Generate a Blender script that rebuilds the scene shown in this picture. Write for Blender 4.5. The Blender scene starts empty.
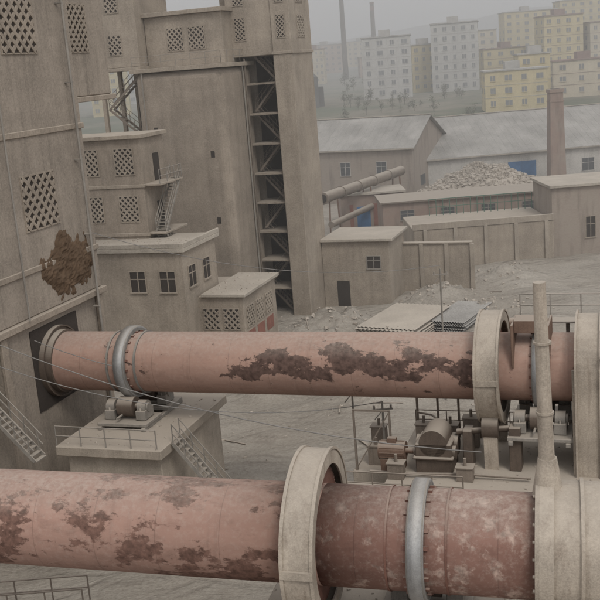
import bpy, math, random
import bmesh
from mathutils import Vector, Matrix, noise
random.seed(7)
SC = bpy.context.scene
COL = SC.collection
R = math.radians

# ------------------------------------------------------------------ materials
def newmat(name):
    m = bpy.data.materials.new(name); m.use_nodes = True
    nt = m.node_tree
    return m, nt, nt.nodes["Principled BSDF"]

def N(nt, t, **kw):
    n = nt.nodes.new(t)
    for k, v in kw.items(): setattr(n, k, v)
    return n

def mixc(nt, fac, a, b, blend='MIX'):
    n = N(nt, 'ShaderNodeMix', data_type='RGBA', blend_type=blend)
    for sock, val in ((n.inputs[0], fac), (n.inputs[6], a), (n.inputs[7], b)):
        if isinstance(val, bpy.types.NodeSocket): nt.links.new(val, sock)
        elif isinstance(val, (int, float)): sock.default_value = val
        else: sock.default_value = (*val[:3], 1)
    return n.outputs[2]

def noise_n(nt, scale, mapscale=(1, 1, 1), detail=6, rough=.6, coord='Object', off=(0, 0, 0), dist=0):
    tc = N(nt, 'ShaderNodeTexCoord'); mp = N(nt, 'ShaderNodeMapping')
    mp.inputs['Scale'].default_value = mapscale
    mp.inputs['Location'].default_value = off
    nt.links.new(tc.outputs[coord], mp.inputs[0])
    no = N(nt, 'ShaderNodeTexNoise')
    no.inputs['Scale'].default_value = scale; no.inputs['Detail'].default_value = detail
    no.inputs['Roughness'].default_value = rough; no.inputs['Distortion'].default_value = dist
    nt.links.new(mp.outputs[0], no.inputs['Vector'])
    return no.outputs[0]

def ramp(nt, src, lo, hi):
    r = N(nt, 'ShaderNodeMapRange'); r.inputs[1].default_value = lo; r.inputs[2].default_value = hi
    nt.links.new(src, r.inputs[0]); return r.outputs[0]

def math_n(nt, op, a, b=None):
    n = N(nt, 'ShaderNodeMath', operation=op)
    for i, v in enumerate((a, b)):
        if v is None: continue
        if isinstance(v, (int, float)): n.inputs[i].default_value = v
        else: nt.links.new(v, n.inputs[i])
    return n.outputs[0]

def bump(nt, b, src, strength=.3, dist=.05):
    n = N(nt, 'ShaderNodeBump'); n.inputs['Strength'].default_value = strength
    n.inputs['Distance'].default_value = dist
    nt.links.new(src, n.inputs['Height']); nt.links.new(n.outputs[0], b.inputs['Normal'])

def up_mask(nt, lo=.3, hi=.9):
    g = N(nt, 'ShaderNodeNewGeometry'); s = N(nt, 'ShaderNodeSeparateXYZ')
    nt.links.new(g.outputs['Normal'], s.inputs[0]); return ramp(nt, s.outputs[2], lo, hi)

def rough_mat(name, col, streak=.55, var=.35, scale=1.0, bmp=.3, rough=.9, dust=.0, stain=None, metal=0, horiz=0, dustcol=(.42, .37, .315), grime=0):
    m, nt, b = newmat(name)
    dk = tuple(c*(1-var) for c in col); lt = tuple(min(1, c*(1+var*.45)) for c in col)
    n1 = noise_n(nt, .35*scale, detail=5, rough=.65)
    c = mixc(nt, ramp(nt, n1, .34, .66), dk, lt)
    if streak:
        n2 = noise_n(nt, 1.0*scale, (1.6, 1.6, .09), detail=5, rough=.7)
        f = math_n(nt, 'MULTIPLY', ramp(nt, n2, .5, .72), streak)
        c = mixc(nt, f, c, tuple(x*.36 for x in (stain or col)))
        if bmp:
            n3 = noise_n(nt, 2.3*scale, (1.2, 1.2, .07), detail=4, off=(9, 4, 2))
            f = math_n(nt, 'MULTIPLY', ramp(nt, n3, .55, .8), streak*.6)
            c = mixc(nt, f, c, tuple(min(1, x*1.5) for x in col))
    if horiz:
        n5 = noise_n(nt, 1.0, (.05, .05, 1.4), detail=3)
        c = mixc(nt, math_n(nt, 'MULTIPLY', ramp(nt, n5, .5, .7), horiz), c, dk)
    if grime:
        n6 = noise_n(nt, .45, (1, 1, .5), detail=7, rough=.75, off=(2, 7, 5), dist=.5)
        c = mixc(nt, math_n(nt, 'MULTIPLY', ramp(nt, n6, .53, .66), grime), c, tuple(x*.45 for x in col))
        n7 = noise_n(nt, .9, (1, 1, 1), detail=7, rough=.75, off=(12, 3, 5))
        c = mixc(nt, math_n(nt, 'MULTIPLY', ramp(nt, n7, .57, .64), grime*.6), c, tuple(x*1.4 for x in col))
    n4 = noise_n(nt, 9*scale, detail=5, rough=.7)
    c = mixc(nt, .4, c, mixc(nt, ramp(nt, n4, .35, .65), tuple(x*.65 for x in col), tuple(min(1, x*1.3) for x in col)))
    if dust:
        f = math_n(nt, 'MULTIPLY', up_mask(nt), dust)
        c = mixc(nt, f, c, dustcol)
    nt.links.new(c, b.inputs['Base Color'])
    b.inputs['Roughness'].default_value = rough; b.inputs['Metallic'].default_value = metal
    b.inputs['Specular IOR Level'].default_value = .25
    if bmp: bump(nt, b, n4, bmp, .06)
    return m

M_conc = rough_mat('concrete_render', (.295, .25, .205), dust=.5, horiz=.25, grime=.55, bmp=.5)
M_conc2 = rough_mat('concrete_render_pale', (.33, .283, .232), dust=.5, horiz=.3, grime=.55, bmp=.5)
M_concA = rough_mat('concrete_tower_render', (.285, .245, .205), streak=.85, dust=.4, horiz=.3, grime=.65, bmp=.5)
M_conc3 = rough_mat('dusty_concrete', (.34, .295, .245), dust=.8, scale=2, grime=.4)
M_slab = rough_mat('roof_slab_dusty', (.39, .35, .30), streak=.2, dust=.5, var=.45, grime=.4)
M_dark = rough_mat('dark_interior', (.05, .042, .037), streak=0, bmp=0)
M_glass = rough_mat('dirty_glass', (.08, .085, .09), streak=.3, bmp=0, rough=.35)
M_steel = rough_mat('dusty_steel', (.25, .23, .205), dust=.7, scale=3, rough=.65)
M_beige = rough_mat('beige_painted_steel', (.37, .32, .265), dust=.5, scale=2, rough=.65, streak=.8, stain=(.26, .16, .1), var=.5, grime=.35)
M_rust = rough_mat('rusty_steel', (.17, .11, .082), dust=.6, scale=3, rough=.8)
M_stair = rough_mat('dusty_stair_steel', (.21, .175, .145), dust=.6, scale=3, rough=.8)
M_gear = rough_mat('gear_red_oxide', (.17, .085, .065), dust=.4, scale=4, rough=.6)
M_grease = rough_mat('greasy_machinery', (.11, .085, .068), dust=.8, scale=4, rough=.6)
M_tyre = rough_mat('worn_bright_steel', (.34, .34, .34), streak=.6, scale=4, rough=.5, metal=.4, dust=.4, grime=.5)
M_tyreside = rough_mat('tyre_side_steel', (.20, .19, .175), streak=.5, scale=4, rough=.6, dust=.5)
M_roof = rough_mat('asbestos_sheet_roof', (.33, .315, .295), streak=.0, var=.45, scale=.6, bmp=.2, grime=.45)
M_white = rough_mat('white_wall', (.46, .44, .41), streak=.45, scale=.7, bmp=0)
M_fglass = rough_mat('hazed_window_glass', (.24, .245, .25), streak=.2, bmp=0)  # far panes: dark glass lifted to grey, haze painted into the colour
M_fwhite = rough_mat('hazed_white_wall', (.50, .49, .465), streak=.3, scale=.7, bmp=0, var=.2)  # town walls, white to pinkish: distance haze mixed into the base colours
M_yel = rough_mat('hazed_yellow_wall', (.55, .47, .29), streak=.2, scale=.7, bmp=0, var=.2)
M_cream = rough_mat('hazed_cream_wall', (.55, .49, .38), streak=.25, scale=.7, bmp=0, var=.2)
M_pinkw = rough_mat('hazed_pinkish_wall', (.46, .385, .33), streak=.2, scale=.7, bmp=0, var=.2)
M_redroof = rough_mat('hazed_red_roof', (.28, .20, .175), streak=.2, bmp=0)  # far roofs, red and slab: paled in colour to look hazy
M_fslab = rough_mat('hazed_roof_slab', (.41, .395, .37), streak=.2, bmp=0)
M_fstack = rough_mat('chimney_concrete', (.17, .155, .14), streak=.2, bmp=0)
M_fdark = rough_mat('hazed_boiler', (.12, .115, .11), streak=.2, bmp=0)  # dark boiler tone raised to carry painted haze
M_blue = rough_mat('blue_painted_door', (.06, .15, .30), streak=.5, scale=3, bmp=0, rough=.5)
M_red = rough_mat('faded_red_paint', (.24, .11, .085), streak=.6, scale=3, bmp=0, grime=.4)
M_green = rough_mat('green_railing_paint', (.09, .17, .13), streak=.2, scale=3, bmp=0)
M_nest = rough_mat('burnt_brown_crust', (.15, .10, .065), streak=.3, scale=5, bmp=1)
M_stone = rough_mat('quarry_stone', (.40, .355, .305), streak=0, scale=.6, bmp=0, var=.2)
M_cable = rough_mat('cable_grey', (.22, .21, .2), streak=0, bmp=0)

def brick_mat(name, c1, c2, sc=4):
    m, nt, b = newmat(name)
    tc = N(nt, 'ShaderNodeTexCoord'); g = N(nt, 'ShaderNodeSeparateXYZ'); cb = N(nt, 'ShaderNodeCombineXYZ')
    nt.links.new(tc.outputs['Object'], g.inputs[0])
    nt.links.new(math_n(nt, 'ADD', g.outputs[0], g.outputs[1]), cb.inputs[0]); nt.links.new(g.outputs[2], cb.inputs[1])
    br = N(nt, 'ShaderNodeTexBrick'); nt.links.new(cb.outputs[0], br.inputs['Vector'])
    br.inputs['Color1'].default_value = (*c1, 1); br.inputs['Color2'].default_value = (*c2, 1)
    br.inputs['Mortar'].default_value = (.3, .27, .24, 1); br.inputs['Scale'].default_value = sc
    br.inputs['Mortar Size'].default_value = .012
    n1 = noise_n(nt, .5, detail=6)
    c = mixc(nt, math_n(nt, 'MULTIPLY', ramp(nt, n1, .4, .7), .6), br.outputs[0], (.30, .26, .22))
    n2 = noise_n(nt, 1.2, (1, 1, .15), detail=5)
    c = mixc(nt, math_n(nt, 'MULTIPLY', ramp(nt, n2, .5, .7), .5), c, (.11, .09, .075))
    nt.links.new(c, b.inputs['Base Color']); b.inputs['Roughness'].default_value = .9
    return m
M_brick = brick_mat('weathered_brick', (.27, .185, .15), (.23, .165, .135), 3)
M_brick2 = brick_mat('grey_brick', (.30, .25, .21), (.26, .215, .18), 3)

def kiln_mat(name, pink, dark, lo, hi, x0, x1, boost, off, band=None, pscale=.62, pmap=(1, 1, .8)):
    m, nt, b = newmat(name)
    n1 = noise_n(nt, .5, (.25, 1, 1), detail=6, rough=.65)
    base = mixc(nt, ramp(nt, n1, .35, .65), tuple(c*.8 for c in pink), tuple(c*1.1 for c in pink))
    n6 = noise_n(nt, 6, (1, 1, 1), detail=7, rough=.75)
    base = mixc(nt, math_n(nt, 'MULTIPLY', ramp(nt, n6, .5, .75), .45), base, (.40, .32, .275))
    n9 = noise_n(nt, 2.6, (.5, 1, 1), detail=7, rough=.7, off=(4, 4, 4))
    base = mixc(nt, math_n(nt, 'MULTIPLY', ramp(nt, n9, .52, .68), .5), base, tuple(c*.62 for c in pink))
    tc = N(nt, 'ShaderNodeTexCoord'); s = N(nt, 'ShaderNodeSeparateXYZ'); nt.links.new(tc.outputs['Object'], s.inputs[0])
    fr = math_n(nt, 'FRACT', math_n(nt, 'MULTIPLY', s.outputs[0], .5))
    seam = math_n(nt, 'LESS_THAN', fr, .014)
    base = mixc(nt, math_n(nt, 'MULTIPLY', seam, .4), base, tuple(c*.45 for c in pink))
    n2 = noise_n(nt, pscale, pmap, detail=10, rough=.68, off=off)
    inside = math_n(nt, 'MULTIPLY', ramp(nt, s.outputs[0], x0, x0+3), ramp(nt, s.outputs[0], x1+1, x1))
    if band:
        inside = math_n(nt, 'MULTIPLY', inside, ramp(nt, math_n(nt, 'ABSOLUTE', math_n(nt, 'SUBTRACT', s.outputs[2], band[0])), band[1], band[2]))
    val = math_n(nt, 'ADD', n2, math_n(nt, 'MULTIPLY', inside, boost))
    patch = ramp(nt, val, lo, hi)
    n7 = noise_n(nt, 5, detail=6)
    dcol = mixc(nt, ramp(nt, n7, .35, .65), tuple(c*.7 for c in dark), tuple(c*1.5 for c in dark))
    c = mixc(nt, patch, base, dcol)
    n8 = noise_n(nt, 2.2, (1.8, .15, .15), detail=6)
    c = mixc(nt, math_n(nt, 'MULTIPLY', ramp(nt, n8, .55, .75), .35), c, tuple(x*.5 for x in pink))
    d = math_n(nt, 'MULTIPLY', up_mask(nt, .4, 1.0), math_n(nt, 'MULTIPLY', ramp(nt, n6, .25, .6), .6))
    c = mixc(nt, d, c, (.40, .34, .295))
    nt.links.new(c, b.inputs['Base Color'])
    b.inputs['Roughness'].default_value = .8; b.inputs['Specular IOR Level'].default_value = .2
    h = math_n(nt, 'ADD', math_n(nt, 'MULTIPLY', patch, -.5), math_n(nt, 'MULTIPLY', n6, .4))
    bump(nt, b, h, .4, .03)
    return m
M_kilnU = kiln_mat('kiln_shell_paint_pink', (.325, .21, .168), (.085, .055, .046), .625, .645, 9.0, 21.5, .19, (3, 1, 7), (.35, 1.1, .3), 1.05, (.7, 1, 1))
M_kilnL = kiln_mat('kiln_shell_paint_red', (.30, .188, .152), (.125, .072, .057), .58, .61, -10, 10, .06, (11, 5, 2), None, .9, (.6, 1, 1))
M_kilnL2 = kiln_mat('kiln_shell_bare_red', (.205, .115, .092), (.30, .22, .185), .55, .64, -10, 40, .03, (1, 8, 3), None, 1.6, (1, 1, 1))

def ground_mat():
    m, nt, b = newmat('dusty_ground')
    n1 = noise_n(nt, .09, detail=8, rough=.6, dist=.6)
    c = mixc(nt, ramp(nt, n1, .38, .62), (.37, .33, .28), (.48, .44, .385))
    n2 = noise_n(nt, .4, (.45, 1.0, 1), detail=8, rough=.7, dist=1.6)
    c = mixc(nt, math_n(nt, 'MULTIPLY', ramp(nt, n2, .5, .68), .65), c, (.25, .215, .18))
    n4 = noise_n(nt, 5, detail=6, rough=.75)
    c = mixc(nt, .35, c, mixc(nt, ramp(nt, n4, .35, .65), (.24, .21, .18), (.57, .52, .46)))
    tc = N(nt, 'ShaderNodeTexCoord')
    tracks = None
    for rot, sc, off in ((R(62), .045, 0), (R(105), .035, 5)):
        mp = N(nt, 'ShaderNodeMapping'); mp.inputs['Rotation'].default_value = (0, 0, rot); mp.inputs['Location'].default_value = (off, 0, 0)
        nt.links.new(tc.outputs['Object'], mp.inputs[0])
        w = N(nt, 'ShaderNodeTexWave'); w.inputs['Scale'].default_value = sc; w.inputs['Distortion'].default_value = 7
        w.inputs['Detail'].default_value = 1.5; w.inputs['Detail Scale'].default_value = .35
        nt.links.new(mp.outputs[0], w.inputs['Vector'])
        a = ramp(nt, math_n(nt, 'ABSOLUTE', math_n(nt, 'SUBTRACT', w.outputs[1], .42)), .085, .02)
        a2 = ramp(nt, math_n(nt, 'ABSOLUTE', math_n(nt, 'SUBTRACT', w.outputs[1], .75)), .085, .02)
        a = math_n(nt, 'MAXIMUM', a, a2)
        brk = ramp(nt, noise_n(nt, .3, detail=7, rough=.7, off=(off, 2, 1)), .42, .66)
        f = math_n(nt, 'MULTIPLY', a, brk)
        c = mixc(nt, math_n(nt, 'MULTIPLY', f, .45), c, (.23, .20, .17))
        tracks = f if tracks is None else math_n(nt, 'MAXIMUM', tracks, f)
    s = N(nt, 'ShaderNodeSeparateXYZ'); nt.links.new(tc.outputs['Object'], s.inputs[0])
    n5 = noise_n(nt, .02, (1, 2.5, 1), detail=5, dist=.5)
    fcol = mixc(nt, ramp(nt, n5, .42, .56), (.14, .155, .10), (.25, .22, .17))
    n6 = noise_n(nt, .15, detail=6)
    fcol = mixc(nt, math_n(nt, 'MULTIPLY', ramp(nt, n6, .5, .65), .6), fcol, (.10, .11, .075))
    fcol = mixc(nt, ramp(nt, s.outputs[1], 240, 700), fcol, (.34, .34, .32))  # fields blend to pale grey with distance: haze painted on the ground
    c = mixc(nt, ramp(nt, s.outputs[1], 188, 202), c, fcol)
    nt.links.new(c, b.inputs['Base Color']); b.inputs['Roughness'].default_value = .95
    b.inputs['Specular IOR Level'].default_value = .15
    h = math_n(nt, 'ADD', n4, math_n(nt, 'MULTIPLY', n2, 3.0))
    bump(nt, b, math_n(nt, 'SUBTRACT', h, math_n(nt, 'MULTIPLY', tracks, .8)), .9, .2)
    return m
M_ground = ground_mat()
M_hill = rough_mat('hill_scrub', (.33, .335, .32), streak=0, scale=.03, bmp=0, var=.2)  # scrub colour kept pale, part of the hill haze is baked in

def leaf_mat():
    m, nt, b = newmat('foliage')
    n1 = noise_n(nt, .6, detail=4)
    nt.links.new(mixc(nt, ramp(nt, n1, .35, .65), (.08, .085, .055), (.14, .14, .09)), b.inputs['Base Color'])
    b.inputs['Roughness'].default_value = .9
    return m
M_leaf = leaf_mat(); M_bark = rough_mat('bark', (.16, .14, .12), streak=0, bmp=0)

# ------------------------------------------------------------------ mesh builder
class MB:
    def __init__(self, M=None): self.v = []; self.f = []; self.s = []; self.M = M or Matrix()
    def add(self, vs, fs, smooth=False):
        o = len(self.v); self.v += [self.M @ Vector(v) for v in vs]
        self.f += [tuple(i+o for i in f) for f in fs]; self.s += [smooth]*len(fs)
    def box(self, x0, x1, y0, y1, z0, z1):
        vs = [(x, y, z) for z in (z0, z1) for y in (y0, y1) for x in (x0, x1)]
        self.add(vs, [(0, 2, 3, 1), (4, 5, 7, 6), (0, 1, 5, 4), (2, 6, 7, 3), (0, 4, 6, 2), (1, 3, 7, 5)])
    def beam(self, p0, p1, w, t, up=(0, 0, 1)):
        p0, p1 = Vector(p0), Vector(p1); d = (p1-p0)
        if d.length < 1e-5: return
        d.normalize(); up = Vector(up)
        s = d.cross(up)
        if s.length < 1e-4: s = d.cross(Vector((1, 0, 0)))
        s.normalize(); u = s.cross(d); s = s*w/2; u = u*t/2
        vs = [p+a*s+b*u for p in (p0, p1) for a, b in ((-1, -1), (1, -1), (1, 1), (-1, 1))]
        self.add(vs, [(0, 1, 2, 3), (7, 6, 5, 4), (0, 4, 5, 1), (1, 5, 6, 2), (2, 6, 7, 3), (3, 7, 4, 0)])
    def cyl(self, p0, p1, r0, r1=None, seg=16, caps=True):
        r1 = r0 if r1 is None else r1
        p0, p1 = Vector(p0), Vector(p1); d = (p1-p0).normalized()
        a = d.cross(Vector((0, 0, 1)))
        if a.length < 1e-3: a = d.cross(Vector((1, 0, 0)))
        a.normalize(); b = d.cross(a)
        vs = []
        for p, r in ((p0, r0), (p1, r1)):
            for i in range(seg):
                t = 2*math.pi*i/seg; vs.append(p+a*r*math.cos(t)+b*r*math.sin(t))
        self.add(vs, [(i, (i+1) % seg, seg+(i+1) % seg, seg+i) for i in range(seg)], True)
        if caps:
            self.add(vs[:seg], [tuple(range(seg))[::-1]]); self.add(vs[seg:], [tuple(range(seg))])
    def path(self, pts, r, seg=6):
        for a, b in zip(pts[:-1], pts[1:]): self.cyl(a, b, r, seg=seg, caps=False)
    def lathe(self, prof, seg=96, smooth=False, closed=True):
        n = len(prof); vs = []
        for i in range(seg):
            t = 2*math.pi*i/seg
            for x, r in prof: vs.append((x, r*math.sin(t), r*math.cos(t)))
        o = len(self.v); self.v += [self.M @ Vector(v) for v in vs]
        for j in range(n if closed else n-1):
            k = (j+1) % n
            self.f += [(o+i*n+j, o+i*n+k, o+((i+1) % seg)*n+k, o+((i+1) % seg)*n+j) for i in range(seg)]; self.s += [smooth]*seg
    def obj(self, name, mat, parent=None, bevel=0, mw=None, seg=1, recalc=True):
        me = bpy.data.meshes.new(name); me.from_pydata([tuple(v) for v in self.v], [], self.f)
        for p, s in zip(me.polygons, self.s): p.use_smooth = s
        me.materials.append(mat)
        if recalc:
            bm = bmesh.new(); bm.from_mesh(me); bmesh.ops.recalc_face_normals(bm, faces=bm.faces); bm.to_mesh(me); bm.free()
        o = bpy.data.objects.new(name, me); COL.objects.link(o)
        if mw is not None: o.matrix_world = mw
        if parent is not None: o.parent = parent
        if bevel:
            b = o.modifiers.new('bevel', 'BEVEL'); b.width = bevel; b.segments = seg; b.limit_method = 'ANGLE'
        return o

def empty(name):
    e = bpy.data.objects.new(name, None); COL.objects.link(e); e.empty_display_size = .5; return e

def face_fn(axis, base, c):
    if axis == '+x': return lambda u, v, n: (base+n, c[0]+u, c[1]+v)
    if axis == '-x': return lambda u, v, n: (base-n, c[0]+u, c[1]+v)
    return lambda u, v, n: (c[0]+u, base-n, c[1]+v)

def fbox(mb, fn, u0, u1, v0, v1, n0, n1):
    a = fn(u0, v0, n0); b = fn(u1, v1, n1)
    mb.box(min(a[0], b[0]), max(a[0], b[0]), min(a[1], b[1]), max(a[1], b[1]), min(a[2], b[2]), max(a[2], b[2]))

def lattice(dark, bars, fn, w, h, step=.55, bw=.11):
    fbox(dark, fn, -w/2, w/2, -h/2, h/2, -.05, .02)
    nrm = Vector(fn(0, 0, 1))-Vector(fn(0, 0, 0))
    nn = int((w+h)/step)+1
    for sgn in (1, -1):
        for i in range(-nn, nn+1):
            c = i*step
            pts = []
            for u in (-w/2, w/2):
                v = sgn*u+c
                if -h/2 <= v <= h/2: pts.append((u, v))
            for v in (-h/2, h/2):
                u = (v-c)*sgn
                if -w/2 < u < w/2: pts.append((u, v))
            if len(pts) >= 2:
                n = .045 if sgn > 0 else .052
                bars.beam(fn(*pts[0], n), fn(*pts[1], n), bw*random.uniform(.85, 1.15), .07, nrm)
    t = .08
    fbox(bars, fn, -w/2-t, w/2+t, h/2, h/2+t, -.05, .06); fbox(bars, fn, -w/2-t, w/2+t, -h/2-t, -h/2, -.05, .06)
    fbox(bars, fn, -w/2-t, -w/2, -h/2, h/2, -.05, .06); fbox(bars, fn, w/2, w/2+t, -h/2, h/2, -.05, .06)

def window(dark, frame, fn, w, h, sill=True, fw=.07):
    fbox(dark, fn, -w/2, w/2, -h/2, h/2, -.04, .01)
    fbox(frame, fn, -fw/2, fw/2, -h/2, h/2, 0, .04)
    fbox(frame, fn, -w/2, w/2, h*.12, h*.12+fw, 0, .037)
    fbox(frame, fn, -w/2-fw, -w/2, -h/2, h/2, 0, .06); fbox(frame, fn, w/2, w/2+fw, -h/2, h/2, 0, .06)
    fbox(frame, fn, -w/2-fw, w/2+fw, h/2, h/2+fw, 0, .06)
    if sill: fbox(frame, fn, -w/2-.1, w/2+.1, -h/2-.1, -h/2, 0, .14)

def stairs(mb, p0, p1, side, width=.9, rail=True, th=.045):
    p0, p1, side = Vector(p0), Vector(p1), Vector(side).normalized()
    n = max(4, int(abs(p1.z-p0.z)/.22))
    for k in (0, 1):
        o = side*width*k
        mb.beam(p0+o, p1+o, .05, .18)
        if rail:
            for h in (.55, 1.0): mb.beam(p0+o+Vector((0, 0, h)), p1+o+Vector((0, 0, h)), th, th)
            for i in range(0, n+1, 3):
                q = p0.lerp(p1, i/n)+o; mb.beam(q, q+Vector((0, 0, 1.0)), th, th)
    for i in range(n+1):
        q = p0.lerp(p1, i/n); mb.beam(q, q+side*width, .24, .04)

def railing(mb, pts, h=1.05, sp=1.4, r=.03):
    for a, b in zip(pts[:-1], pts[1:]):
        a, b = Vector(a), Vector(b); L = (b-a).length; n = max(1, round(L/sp))
        for i in range(n+1):
            q = a.lerp(b, i/n); mb.cyl(q, q+Vector((0, 0, h)), r, seg=6)
        for hh in (h, h*.52): mb.cyl(a+Vector((0, 0, hh)), b+Vector((0, 0, hh)), r, seg=6)

def frame_at(x, y, z, ang):
    return Matrix.Translation((x, y, z)) @ Matrix.Rotation(ang, 4, 'Z')
A0 = math.atan2(-.329, .944)

def rocks(mb, pts):
    for (x, y, z, s) in pts:
        m = Matrix.Translation((x, y, z+s*.2)) @ Matrix.Rotation(random.random()*3, 4, 'Z') @ Matrix.Rotation(random.random()*2, 4, 'X')
        j = [random.uniform(.6, 1.25) for _ in range(8)]; k = 0; vs = []
        for c in (-1, 1):
            for b in (-1, 1):
                for a in (-1, 1): vs.append(m @ Vector((a*s*j[k], b*s*.75*j[k], c*s*.5*j[k]))); k += 1
        mb.add(vs, [(0, 2, 3, 1), (4, 5, 7, 6), (0, 1, 5, 4), (2, 6, 7, 3), (0, 4, 6, 2), (1, 3, 7, 5)])

# ------------------------------------------------------------------ ground
def sstep(a, b, x):
    t = min(1, max(0, (x-a)/(b-a))); return t*t*(3-2*t)
HEAPS = ((1, 80, 5, 1.6), (7, 77, 4, 1.0), (-2, 74, 3.5, .9), (13, 90, 5, 1.3), (3, 63, 4, .5), (4, 82, 4, 1.4), (16, 84, 6, .9), (-3, 66, 3, .6), (10, 70, 5, .5), (20, 95, 6, 1.2))
def gh(x, y):
    h = 7*sstep(198, 245, y)+3*sstep(245, 330, y)+8*sstep(330, 700, y)+14*sstep(700, 1500, y)
    if y < 190:
        near = sstep(8, 30, y)*(1-sstep(150, 185, y))
        h += near*(.3*noise.noise(Vector((x*.12, y*.12, 1)))+.16*noise.noise(Vector((x*.5, y*.5, 4)))+.08*noise.noise(Vector((x*1.7, y*1.7, 9))))
        for cx, cy, r, a in HEAPS:
            d = math.hypot(x-cx, (y-cy)*1.2)
            if d < r: h += a*(1-sstep(0, r, d))*(1+.6*noise.noise(Vector((x, y, 3))))
    else:
        h += 1.2*noise.noise(Vector((x*.01, y*.01, 2)))*sstep(200, 260, y)
    return h
xs = [-900, -500, -300, -180, -110, -70, -50]+[-40+.5*i for i in range(180)]+[52, 58, 66, 78, 95, 120, 160, 220, 300, 420, 600, 900, 1300]
ys = [-60, -20, 5, 15, 22]+[26+.5*i for i in range(162)]+[110+4*i for i in range(22)]+[200+8*i for i in range(18)]+[350, 380, 420, 470, 540, 640, 760, 900, 1100, 1400, 1800, 2400]
g = MB(); nx = len(xs)
g.add([(x, y, gh(x, y)) for y in ys for x in xs],
      [(j*nx+i, j*nx+i+1, (j+1)*nx+i+1, (j+1)*nx+i) for j in range(len(ys)-1) for i in range(nx-1)], True)
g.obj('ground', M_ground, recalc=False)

hl = MB(); cols = 70; rows = 14
vs = []
for j in range(rows):
    for i in range(cols):
        x = -1200+i*50; y = 1000+j*110
        z = 20+sstep(0, 6, j)*(22+55*(noise.noise(Vector((x*.0016, y*.0011, 5)))+.35*noise.noise(Vector((x*.006, y*.004, 8)))))+sstep(150, 900, x)*70*sstep(0, 5, j)
        vs.append((x, y, z))
hl.add(vs, [(j*cols+i, j*cols+i+1, (j+1)*cols+i+1, (j+1)*cols+i) for j in range(rows-1) for i in range(cols-1)], True)
hl.obj('hills', M_hill, recalc=False)

# ------------------------------------------------------------------ preheater tower
MA = frame_at(-12.6, 49.9, 0, A0)
tw = empty('preheater_tower')
w = MB(MA); w.box(-12, 0, -16, 5, 10.9, 36); w.box(-12, -.15, -4.6, 4.85, 0, 10.9)
w.box(-11.7, -1.0, 5, 10.5, 21.2, 36)
w.obj('walls', M_concA, tw, .06)
w = MB(MA)
for z in (13.0, 19.6, 27.6): w.box(-12.1, .09, -16.1, 5.1, z, z+.3)
w.box(-12.1, .22, -16.2, 5.2, 10.55, 10.897)
w.box(-12.1, -.8, 5.1, 10.7, 20.9, 21.197)
for y in (-4.5, 4.6): w.box(-.145, .06, y-.25, y+.25, 0, 10.5)
for y in (-15.7, -9.9): w.box(-.9, 0, y, y+.8, 0, 10.5)
w.obj('beams', M_conc, tw, .03)
dk = MB(MA); br = MB(MA)
for z in (16.4, 24.9, 31.5):
    lattice(dk, br, face_fn('+x', 0, (.1, z)), 2.9, 2.6, .62, .17)
    lattice(dk, br, face_fn('+x', 0, (-5.4, z)), 2.9, 2.6, .62, .17)
lattice(dk, br, face_fn('+x', -1.0, (7.4, 24.9)), 2.0, 2.5, .5, .13)
lattice(dk, br, face_fn('+x', -1.0, (7.4, 30)), 2.0, 2.5, .5, .13)
dk.box(-.2, -.1, -2.2, 2.2, 6.0, 10.2)
dk.obj('openings', M_dark, tw); br.obj('lattice_blocks', M_conc, tw)
c = MB(MA); vs = []; NI, NJ = 50, 38
for i in range(NI):
    for j in range(NJ):
        y = -.9+i*.11; z = 10.95+j*.1
        e = 1.1-((i-25)/21)**2-((j-18)/15)**2+1.0*noise.noise(Vector((y*.9, z*.9, 2)))+.6*noise.noise(Vector((y*3, z*3, 6)))
        vs.append((max(-.12, .2*min(1, max(e, -.5))+(.09*noise.noise(Vector((y*7, z*7, 1))) if e > 0 else 0)), y, z))
c.add(vs, [(i*NJ+j, i*NJ+j+1, (i+1)*NJ+j+1, (i+1)*NJ+j) for i in range(NI-1) for j in range(NJ-1)], False)
c.obj('brown_crust', M_nest, tw)
p = MB(MA); p.cyl((.35, 3.9, 0), (.35, 3.9, 36), .07, seg=8); p.cyl((.3, -2.6, 10.9), (.3, -2.6, 36), .05, seg=8)
for z in range(2, 36, 4): p.box(0, .4, 3.8, 4.0, z, z+.06)
p.obj('downpipes', M_steel, tw)

# ------------------------------------------------------------------ silo block
MBm = frame_at(-4.97, 84, 0, A0)
sb = empty('silo_building')
w = MB(MBm); w.box(-8, 0, 0, 7, -.5, 22.3); w.obj('silo_walls', M_conc, sb, .7, seg=5)
w = MB(MBm)
w.box(-8, -.8, 3, 8, 22.65, 26.9)
w.box(2.9, 4.6, 4.8, 10.5, -.5, 34); w.box(-3, 2.9, 8.2, 10.4, -.5, 34); w.box(-1.2, 2.88, 5.0, 8.19, 23.0, 34)
w.box(-12.3, -8.05, 1.5, 8, 22.9, 34); w.box(-10.2, -8.1, 4.2, 8.0, -.5, 22.9)
w.obj('tower_walls', M_conc2, sb, .05)
w = MB(MBm)
w.box(-8.25, .25, -.25, 7.2, 22.3, 22.65)
w.box(-8.3, -.5, 2.6, 8.1, 26.9, 27.25)
w.box(-12.6, -7.9, 1.2, 8.1, 22.6, 22.9)
for z in (23.0, 28.4): w.box(2.8, 4.72, 4.7, 10.6, z, z+.25)
for xx, yy in ((-12.2, 1.7), (-12.2, 5)): w.box(xx, xx+.35, yy, yy+.35, -.5, 22.6)
w.obj('slabs', M_conc2, sb, .02)
w = MB(MBm)
for i in range(9):
    z = 2.4+i*2.6; w.box(-.0, 2.9, 5.2, 8.2, z, z+.14)
w.obj('landings', M_conc, sb)
dk = MB(MBm); br = MB(MBm)
for cx in (-5.2, -3.2): lattice(dk, br, face_fn('-y', 3, (cx, 24.9)), 1.4, 1.8, .45, .12)
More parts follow.
